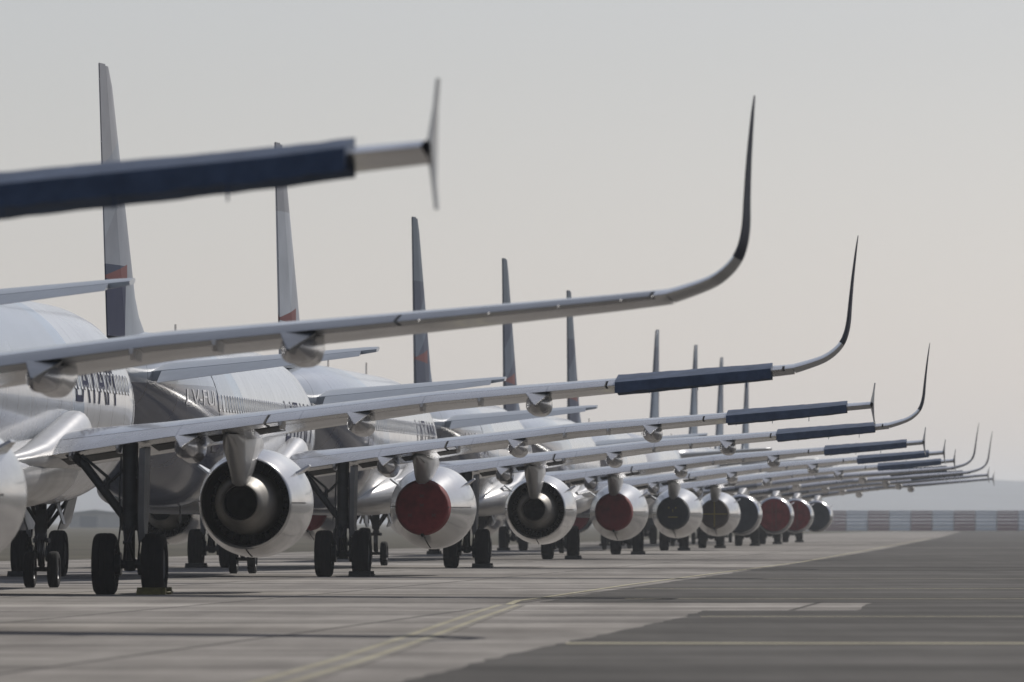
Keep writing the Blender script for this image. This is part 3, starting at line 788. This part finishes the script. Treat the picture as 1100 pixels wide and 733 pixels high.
SPECS = [
 dict(id='blur', x=-17.4, y=69.6, tip='fence', engine='capped', fin=fin_light, cover=True,
      label='nearest airliner, blurred, only its wing with arrow-shaped tip fence in view', who='the blurred nearest wing', chock=False),
 dict(id='long wing', x=-13.97, y=110.4, yaw=-2.6, tip='sharklet', engine='open', fin=fin_light, cover=False,
      label='airliner whose uncovered wing with the tallest upswept winglet crosses above the row', who='the highest uncovered wing', chock=False),
 dict(id='one', x=-10.95, y=160.3, tip='sharklet', engine='open', fin=fin_light, fus='facet', long=True, cover=True, windows=True, title=(6.6, 3.72), fl=1,
      label='leftmost airliner with the largest open dark exhaust and slate facets on its back', who='the leftmost airliner', chock=True),
 dict(id='two', x=-7.99, y=212.5, tip='fence', engine='capped', fin=fin_navy, cover=True, windows=True, title=(4.3, 3.42), reg='LV-FUI', cap=('red', 'x'),
      label='airliner with the largest red exhaust cap and the tallest tail fin, navy at its base', who='the tallest-finned airliner', chock=True),
 dict(id='three', x=-5.12, y=252.9, tip='sharklet', engine='open', fin=fin_light, cover=True, windows=True, title=(4.3, 3.42), reg='LV-FHW',
      label='airliner with the smaller open exhaust, between the two red exhaust caps', who='the smaller open-exhaust airliner', chock=True),
 dict(id='four', x=-2.03, y=310.0, tip='fence', engine='capped', fin=fin_dark, cover=True, windows=True, reg='LV-FJK', cap=('red', None),
      label='airliner with the second, smaller red exhaust cap, right of the smaller open exhaust', who='the smaller red-capped airliner', chock=True),
 dict(id='five', x=1.0, y=355.7, tip='fence', engine='capped', fin=fin_dark, cover=True, cap=('dark', 'face'),
      label='airliner whose exhaust has a black cap with small yellow marks', who='the airliner with black exhaust cap', chock=True),
 dict(id='six', x=3.85, y=402.5, tip='fence', engine='capped', fin=fin_dark, cover=True, cap=('brown', 'cross'),
      label='airliner whose exhaust has a brown cap crossed by yellow tape', who='the airliner with yellow-crossed cap', chock=True),
 dict(id='seven', x=6.56, y=443.3, tip='sharklet', engine='open', fin=fin_bluegrey, rev=True, cover=True, inlet='dark',
      label='nearest airliner facing the camera, with a black inlet cover and upswept winglet', who='the nearest camera-facing airliner', chock=True),
 dict(id='eight', x=9.5, y=483.0, tip='sharklet', engine='open', fin=fin_bluegrey, rev=True, cover=True, inlet='red',
      label='far airliner facing the camera with the larger red inlet cover', who='the larger red-inlet airliner', chock=True),
 dict(id='nine', x=11.95, y=521.0, tip='fence', engine='open', fin=fin_bluegrey, rev=True, cover=False, inlet='red',
      label='second farthest airliner, facing the camera with the smaller red inlet cover', who='the smaller red-inlet airliner', chock=True),
 dict(id='ten', x=14.8, y=566.0, tip='fence', engine='open', fin=fin_bluegrey, rev=True, cover=False, inlet='dark',
      label='farthest airliner at the right end of the row, with a black inlet cover', who='the farthest airliner', chock=True),
]
chock_bm = None
def chock_mesh(side):
    bm = bmesh.new(); x = side * 3.795 + .4635 * side
    for s in (-1, 1):
        rings = [[(x + dx, s * y, z) for (y, z) in ((.36, .0), (.66, .0), (.62, .05), (.5, .14), (.44, .14), (.38, .05))] for dx in (-.27, .27)]
        add_loft(bm, rings)
    add_tube(bm, (x + .29, -.5, .05), (x + .29, .5, .05), .015, .015, 6)
    bmesh.ops.bevel(bm, geom=[e for e in bm.edges if e.calc_length() > .5], offset=.01, segments=1, affect='EDGES')
    return finish('wheel_chock', bm, 30)

for i, S in enumerate(SPECS):
    root = airliner(S)
    who = S['who']; rev = S.get('rev', False)
    vis = -1 if rev else 1     # the wing that reaches to the right of the picture
    if S['cover']:
        c = link('aileron_cover', aileron_cover_mesh(vis, i, S['tip']), m_navycov); place_like(c, S)
        tag(c, 'navy blue canvas aileron cover on ' + (who if i == 0 else 'the outer wing of ' + who), 'wing cover', 'navy aileron covers')
        for k, v in enumerate((13.7, 14.6, 15.5)):
            link('streamer', streamer_mesh(vis, v, w_te(v) - .12, w_tez(v) - .13, .08 + .03 * k), m_navycov, c)
    if S.get('cap'):
        cm = {'red': m_red, 'dark': m_dark, 'brown': m_brown}[S['cap'][0]]
        cw = {'red': 'red', 'dark': 'black', 'brown': 'brown'}[S['cap'][0]]
        for side in (1, -1):
            c = link('engine_cover', cached(('cov', side), lambda: exhaust_cover_mesh(side)), cm); place_like(c, S)
            tag(c, f'{cw} canvas cap over the {"right-hand" if side > 0 else "half-hidden left"} exhaust of {who}', 'engine cover', 'canvas engine covers')
            y = 1.868
            sets = {'x': ([(dx, dz, .12, .03, a) for (dx, dz) in ((0, .28), (-.3, -.2), (.3, -.2), (0, .05)) for a in (R(35), R(-35))], m_faint),
                    'face': ([(-.17, .22, .05, .05, 0), (.12, .22, .05, .05, 0), (0, .1, .02, .12, 0), (0, -.17, .4, .03, 0)], m_yellow),
                    'cross': ([(0, 0, 1.18, .035, 0), (0, 0, .04, 1.18, 0)], m_yellow), None: ([], m_yellow)}[S['cap'][1]]
            for q, st_ in enumerate(sets[0]): link('marking', strips_mesh(side, y + .003 * (q % 2), [st_]), sets[1], c)
    if S.get('inlet'):
        cm = {'red': m_red, 'dark': m_dark}[S['inlet']]
        for side in (1, -1):
            c = link('engine_cover', cached(('inl', side), lambda: inlet_cover_mesh(side)), cm); place_like(c, S)
            pos = 'right-hand' if side == vis else 'half-hidden left'
            tag(c, f'{"red" if S["inlet"] == "red" else "black"} round cover in the {pos} inlet of {who}', 'engine cover', 'canvas engine covers')
            if S['inlet'] == 'red':
                for st_ in ((.1, 0, .03, 1.5, 0), (-.12, 0, .05, 1.5, 0)): link('marking', strips_mesh(side, 7.128, [st_]), m_faint, c)
            else: link('strap', strips_mesh(side, 7.14, [(vis * -.0 + .55, .42, .3, .05, R(-28))]), m_frame, c)
    if S['chock']:
        for side in (1, -1):
            yel = i == 2 and side == 1
            c = link('wheel_chock', cached(('chk', side), lambda: chock_mesh(side)), m_chock_y if yel else m_chock_d); place_like(c, S)
            pos = 'right-hand' if side == vis else 'left-hand'
            tag(c, f'{"yellow" if yel else "black"} chock at the {pos} main wheels of {who}', 'wheel chock', 'chocks under the main wheels')
# small orange hose hanging behind the first red capped engine's gear
bm = bmesh.new()
add_tube(bm, (3.55, .4, .55), (3.5, .42, 1.35), .035, .035, 8); add_tube(bm, (3.5, .42, 1.35), (3.47, .4, 1.6), .05, .03, 8)

# orange tube sits beside the gear of the third aircraft
ho = link('orange_sleeve', finish('orange_sleeve', bm), m_orange); place_like(ho, SPECS[4])
tag(ho, 'small orange sleeve hanging beside the gear behind the largest red-capped engine', 'sleeve')

# ------------------------------------------------------------------ ground
def ground_mat(name, c0, c1, c2, joint=None, scale=.35, rough=.9, streak=0.3, spec=.06):
    m = bpy.data.materials.new(name); m.use_nodes = True; nt = m.node_tree; b = nt.nodes['Principled BSDF']
    tc = nt.nodes.new('ShaderNodeTexCoord')
    def noi(sc, det, mscale=(1, 1, 1)):
        mp = nt.nodes.new('ShaderNodeMapping'); mp.inputs['Scale'].default_value = mscale; mp.inputs['Rotation'].default_value = (0, 0, HEAD)
        nt.links.new(tc.outputs['Object'], mp.inputs['Vector'])
        n = nt.nodes.new('ShaderNodeTexNoise'); n.inputs['Scale'].default_value = sc; n.inputs['Detail'].default_value = det; n.inputs['Roughness'].default_value = .62
        nt.links.new(mp.outputs[0], n.inputs['Vector']); return n.outputs['Fac'], mp
    f1, mp = noi(scale, 8)
    f2, _ = noi(.05, 4, (1, .35, 1))
    f3, _ = noi(.9, 5, (1, .06, 1))      # rubber and wash streaks along the line of travel
    f4, _ = noi(.22, 6, (.12, 1, 1))      # bands left by laying and washing across the slabs
    f5, _ = noi(.035, 3)
    rp = nt.nodes.new('ShaderNodeValToRGB')
    rp.color_ramp.elements[0].position = .42; rp.color_ramp.elements[0].color = (*c0, 1)
    rp.color_ramp.elements[1].position = .58; rp.color_ramp.elements[1].color = (*c2, 1)
    e = rp.color_ramp.elements.new(.5); e.color = (*c1, 1)
    s = math_node(nt, 'ADD', math_node(nt, 'MULTIPLY', f1, .5), math_node(nt, 'ADD', math_node(nt, 'MULTIPLY', f2, .5 - streak * .5), math_node(nt, 'MULTIPLY', f3, streak * .5)))
    s = math_node(nt, 'ADD', math_node(nt, 'MULTIPLY', s, .45), math_node(nt, 'ADD', math_node(nt, 'MULTIPLY', f4, .38), math_node(nt, 'MULTIPLY', f5, .17)))
    nt.links.new(s, rp.inputs['Fac'])
    out = rp.outputs['Color']
    if joint:
        bk = nt.nodes.new('ShaderNodeTexBrick'); bk.offset = 0; bk.inputs['Scale'].default_value = 1
        bk.inputs['Brick Width'].default_value = joint[0]; bk.inputs['Row Height'].default_value = joint[1]
        bk.inputs['Mortar Size'].default_value = joint[2]; bk.inputs['Mortar Smooth'].default_value = .3
        bk.inputs['Color1'].default_value = (1, 1, 1, 1); bk.inputs['Color2'].default_value = (.8, .8, .8, 1); bk.inputs['Mortar'].default_value = (.3, .3, .3, 1)
        nt.links.new(mp.outputs[0], bk.inputs['Vector'])
        mu = nt.nodes.new('ShaderNodeMix'); mu.data_type = 'RGBA'; mu.blend_type = 'MULTIPLY'; mu.inputs['Factor'].default_value = 1
        nt.links.new(out, mu.inputs[6]); nt.links.new(bk.outputs['Color'], mu.inputs[7]); out = mu.outputs[2]
    nt.links.new(out, b.inputs['Base Color'])
    b.inputs['Roughness'].default_value = rough; b.inputs['Specular IOR Level'].default_value = spec
    return m
def sheet(name, pts, z, m, kind='structure'):
    bm = bmesh.new(); bm.faces.new([bm.verts.new((x, y, z)) for x, y in pts])
    o = link(name, finish(name, bm, smooth=False), m); o['kind'] = kind
    return o
def path(pts, w):
    L, Rr = [], []
    for i, (x, y) in enumerate(pts):
        a = pts[max(i - 1, 0)]; b = pts[min(i + 1, len(pts) - 1)]
        tx, ty = b[0] - a[0], b[1] - a[1]; l = math.hypot(tx, ty); nx, ny = -ty / l, tx / l
        L.append((x + nx * w / 2, y + ny * w / 2)); Rr.append((x - nx * w / 2, y - ny * w / 2))
    return L + Rr[::-1]

g_grass = ground_mat('dry_grass_ground', (.055, .052, .04), (.08, .075, .058), (.11, .1, .075), scale=.2, rough=.95)
g_conc = ground_mat('apron_concrete', (.13, .12, .11), (.25, .233, .215), (.41, .385, .355), (5.0, 5.0, .06), scale=.45, streak=.5)
g_asph = ground_mat('taxiway_asphalt', (.04, .0378, .0357), (.074, .07, .066), (.12, .114, .108), scale=.3, streak=.5)
g_yel = ground_mat('worn_yellow_paint', (.22, .203, .155), (.33, .305, .23), (.42, .39, .3), scale=2.5)
g_pale = ground_mat('worn_pale_paint', (.27, .25, .18), (.42, .39, .28), (.52, .49, .37), scale=2.5)
g_seal = ground_mat('dark_sealed_band', (.1, .095, .09), (.13, .125, .12), (.17, .16, .155), scale=1)

sheet('ground', [(-7000, -80), (7000, -80), (7000, 11000), (-7000, 11000)], 0, g_grass)
lx = lambda y: -15.4 + .075 * (y - 303) if y > 303 else -15.4 - .35 * (303 - y)
apron_left = [(-140, 20), (-140, 250), (-38, 262), (-17, 296), (lx(330), 330), (lx(520), 520), (lx(900), 900), (lx(1180), 1180)]
sheet('apron', apron_left + [(140, 1180), (140, 20)], .004, g_conc)
edge = [(-3.5, 30.1), (0, 88), (2.45, 122), (2.95, 131), (5.3, 131.2), (6.0, 143.8), (.45, 144.2), (.95, 153), (10.9, 303), (17.7, 411), (35.8, 716), (62, 1178)]
def rough_edge(pts, step=1.2, amp=.03):
    out = []
    for a, b in zip(pts[:-1], pts[1:]):
        L = math.hypot(b[0] - a[0], b[1] - a[1]); k = max(1, int(L / step))
        for i in range(k):
            t = i / k; out.append((a[0] + (b[0] - a[0]) * t + random.gauss(0, amp), a[1] + (b[1] - a[1]) * t + random.gauss(0, amp)))
    return out + [pts[-1]]
edge = rough_edge(edge)
sheet('taxiway', edge + [(138, 1178), (138, 30), (-3.5, 30)], .008, g_asph)
# markings
for off in (0, .3):
    sheet('taxi_line', path([(-2.25 + off, 70), (-1.75 + off, 84), (-1.2 + off, 103), (-.7 + off, 122), (-.2 + off, 139.5)], .1), .013, g_yel)
sheet('taxi_line_border', path([(-2.1, 70), (-1.6, 84), (-1.05, 103), (-.55, 122), (-.05, 139.5)], .56), .0105, ground_mat('pale_paint_border', (.16, .15, .135), (.225, .213, .195), (.29, .277, .25), scale=1.5))
sheet('edge_line', path([(-.05, 140.2), (.1, 147), (.55, 153), (2.45, 183), (9.9, 290), (16.8, 405), (34.6, 706)], .13), .012, g_pale)
for (y, w, x0) in ((95.4, .95, .6), (122.3, .5, 2.7), (150.5, .6, 2.0), (173.2, .55, 2.5), (204, .35, 6)):
    sheet('stand_line', [(x0, y - w / 2), (90, y - w / 2 - .6), (90, y + w / 2 - .6), (x0, y + w / 2)], .012, g_pale)

# hills
hill_m = mat('hill_scrub_hazed', (.11, .125, .16), .95, dirt=.4, dirt_scale=.01)  # blue-grey of the distance haze is mixed into the hill colour
bm = bmesh.new(); rows = []
NX = 300
for j, (y, k) in enumerate(((5800, 0), (6400, .35), (7000, .8), (7400, 1.), (8000, .9), (9000, .55), (10000, 0))):
    row = []
    for i in range(NX):
        x = -4500 + 9000 * i / (NX - 1)
        h = 37.5 + 4.5 * noise.noise((x * .002, 1.3, 0)) + 2.2 * noise.noise((x * .01, 4.1, 0)) + 1.1 * noise.noise((x * .035, 9, 0)) + 1.6 * noise.noise((x * .005, y * .005, 2))
        row.append((x, y, k * h - (.5 if k == 0 else 0)))
    rows.append(row)
add_loft(bm, rows, False, False, closed=False)
h = link('hills', finish('hills', bm, 80), hill_m); h['kind'] = 'structure'

# far low building seen under the belly of the left airliner
m_hang = mat('pale_cladding', (.5, .5, .48), .7, dirt=.15, dirt_scale=.3)
m_hroof = mat('roof_sheet', (.3, .31, .32), .5, dirt=.2, dirt_scale=.3)
m_hdoor = mat('hangar_door_paint', (.2, .23, .27), .6, dirt=.2, dirt_scale=.3)
hb = bpy.data.objects.new('airport_building', None); COL.objects.link(hb); hb.location = (-95, 1950, 0)
tag(hb, 'tiny pale far building seen under the belly of the leftmost airliner', 'building')
bm = bmesh.new(); add_box(bm, (0, 0, 1.6), (12, 9, 3.2)); link('wall', finish('wall', bm, smooth=False), m_hang, hb)
bm = bmesh.new(); add_loft(bm, [[(-6.4, y, 3.2), (6.4, y, 3.2), (6.4, y, 3.35), (0, y, 4.1), (-6.4, y, 3.35)] for y in (-4.9, 4.9)]); link('roof', finish('roof', bm, smooth=False), m_hroof, hb)
bm = bmesh.new(); add_box(bm, (-1.5, -4.53, 1.3), (4, .08, 2.6)); link('door', finish('door', bm, smooth=False), m_hdoor, hb)

# red and white blast fence across the end of the taxiway
m_fr = mat('fence_red_hazed', (.3, .2, .225), .6, dirt=.25, dirt_scale=.4)  # red greyed and paled, distance haze put into the panel colour
m_fw = mat('fence_white_hazed', (.52, .57, .64), .5, dirt=.15, dirt_scale=.4)  # white tinted blue-grey, distance haze put into the panel colour
m_fp = mat('fence_post_grey', (.3, .3, .32), .5, .4)
fr = bpy.data.objects.new('blast_fence', None); COL.objects.link(fr); fr.location = (44, 1190, 0)
tag(fr, 'long red and white panelled blast fence across the far end of the taxiway', 'fence')
def fpanel():
    bm = bmesh.new()
    prof = [(.75, .35, .55), (.5, .9, .5), (.28, 1.4, .45), (.1, 1.9, .42), (.0, 2.35, .4), (-.02, 2.75, .3)]
    for (yy, zz, hh) in prof:
        add_box(bm, (1.5, yy, zz), (2.97, .05, hh * .92), Matrix.Rotation(R(-14), 3, 'X'))
    return finish('panel', bm, smooth=False)
def fpost():
    bm = bmesh.new(); add_tube(bm, (0, .2, 0), (0, .15, 2.7), .06, .06, 8); add_tube(bm, (0, 1.6, 0), (0, .2, 2.3), .05, .05, 8); return finish('post', bm)
pm, pp = fpanel(), fpost()
for k in range(24):
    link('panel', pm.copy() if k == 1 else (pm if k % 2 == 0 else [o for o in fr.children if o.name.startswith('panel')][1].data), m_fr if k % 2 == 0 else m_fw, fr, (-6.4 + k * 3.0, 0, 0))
    link('post', pp, m_fp, fr, (-6.4 + k * 3.0, .12, 0))
fr.rotation_euler = (0, 0, R(-.3))

# ------------------------------------------------------------------ haze
hz = bpy.data.meshes.new('haze'); bm = bmesh.new()
bmesh.ops.create_cube(bm, size=1)
for v in bm.verts: v.co = Vector((v.co.x * 15000, 5700 + v.co.y * 11600, 29 + v.co.z * 62))
bm.to_mesh(hz); bm.free()
hm = bpy.data.materials.new('haze_air'); hm.use_nodes = True; nt = hm.node_tree
nt.nodes.remove(nt.nodes['Principled BSDF'])
pv = nt.nodes.new('ShaderNodeVolumePrincipled'); pv.inputs['Color'].default_value = (.9, .95, 1.0, 1)
pv.inputs['Density'].default_value = .000125; pv.inputs['Anisotropy'].default_value = .2
nt.links.new(pv.outputs[0], nt.nodes['Material Output'].inputs['Volume'])
hz.materials.append(hm)
ho2 = bpy.data.objects.new('haze', hz); COL.objects.link(ho2); ho2['kind'] = 'stuff'

# ------------------------------------------------------------------ light
SUN_AZ, SUN_EL = R(30), R(36)
w = bpy.data.worlds.new('World'); scene.world = w; w.use_nodes = True
nt = w.node_tree; bg = nt.nodes['Background']
sky = nt.nodes.new('ShaderNodeTexSky'); sky.sky_type = 'NISHITA'; sky.sun_disc = False
sky.sun_elevation = SUN_EL; sky.sun_rotation = SUN_AZ; sky.altitude = 0; sky.air_density = 1.0; sky.dust_density = .8; sky.ozone_density = 1.0
hs = nt.nodes.new('ShaderNodeHueSaturation'); hs.inputs['Saturation'].default_value = .5
nt.links.new(sky.outputs[0], hs.inputs['Color']); tn = nt.nodes.new('ShaderNodeMix'); tn.data_type = 'RGBA'; tn.blend_type = 'MULTIPLY'; tn.inputs['Factor'].default_value = 1
tn.inputs[7].default_value = (.978, .979, 1.075, 1)
nt.links.new(hs.outputs[0], tn.inputs[6]); nt.links.new(tn.outputs[2], bg.inputs['Color'])
bg.inputs['Strength'].default_value = .0615
sl = bpy.data.lights.new('sun', 'SUN'); sl.energy = 3.8; sl.angle = R(.5); sl.color = (1, .95, .88)
so = bpy.data.objects.new('sun', sl); COL.objects.link(so)
d = Vector((math.sin(SUN_AZ) * math.cos(SUN_EL), math.cos(SUN_AZ) * math.cos(SUN_EL), math.sin(SUN_EL)))
so.rotation_euler = d.to_track_quat('Z', 'Y').to_euler(); so.location = (60, 60, 80)

# ------------------------------------------------------------------ camera
cd = bpy.data.cameras.new('camera'); cam = bpy.data.objects.new('camera', cd); COL.objects.link(cam)
cam.location = (0, 0, 1.37); cam.rotation_euler = (R(90), 0, 0)
cd.sensor_width = 36; cd.lens = 9170 / 1100 * 36; cd.shift_y = 194 / 1100
cd.clip_start = 1; cd.clip_end = 20000
cd.dof.use_dof = True; cd.dof.focus_distance = 195; cd.dof.aperture_fstop = 300 / 80
scene.camera = cam
scene.render.engine = 'CYCLES'
vs = scene.view_settings
vs.view_transform = 'Standard'; vs.look = 'None'; vs.exposure = 0; vs.gamma = 1; vs.use_curve_mapping = False
scene.cycles.max_bounces = 6; scene.cycles.volume_bounces = 2
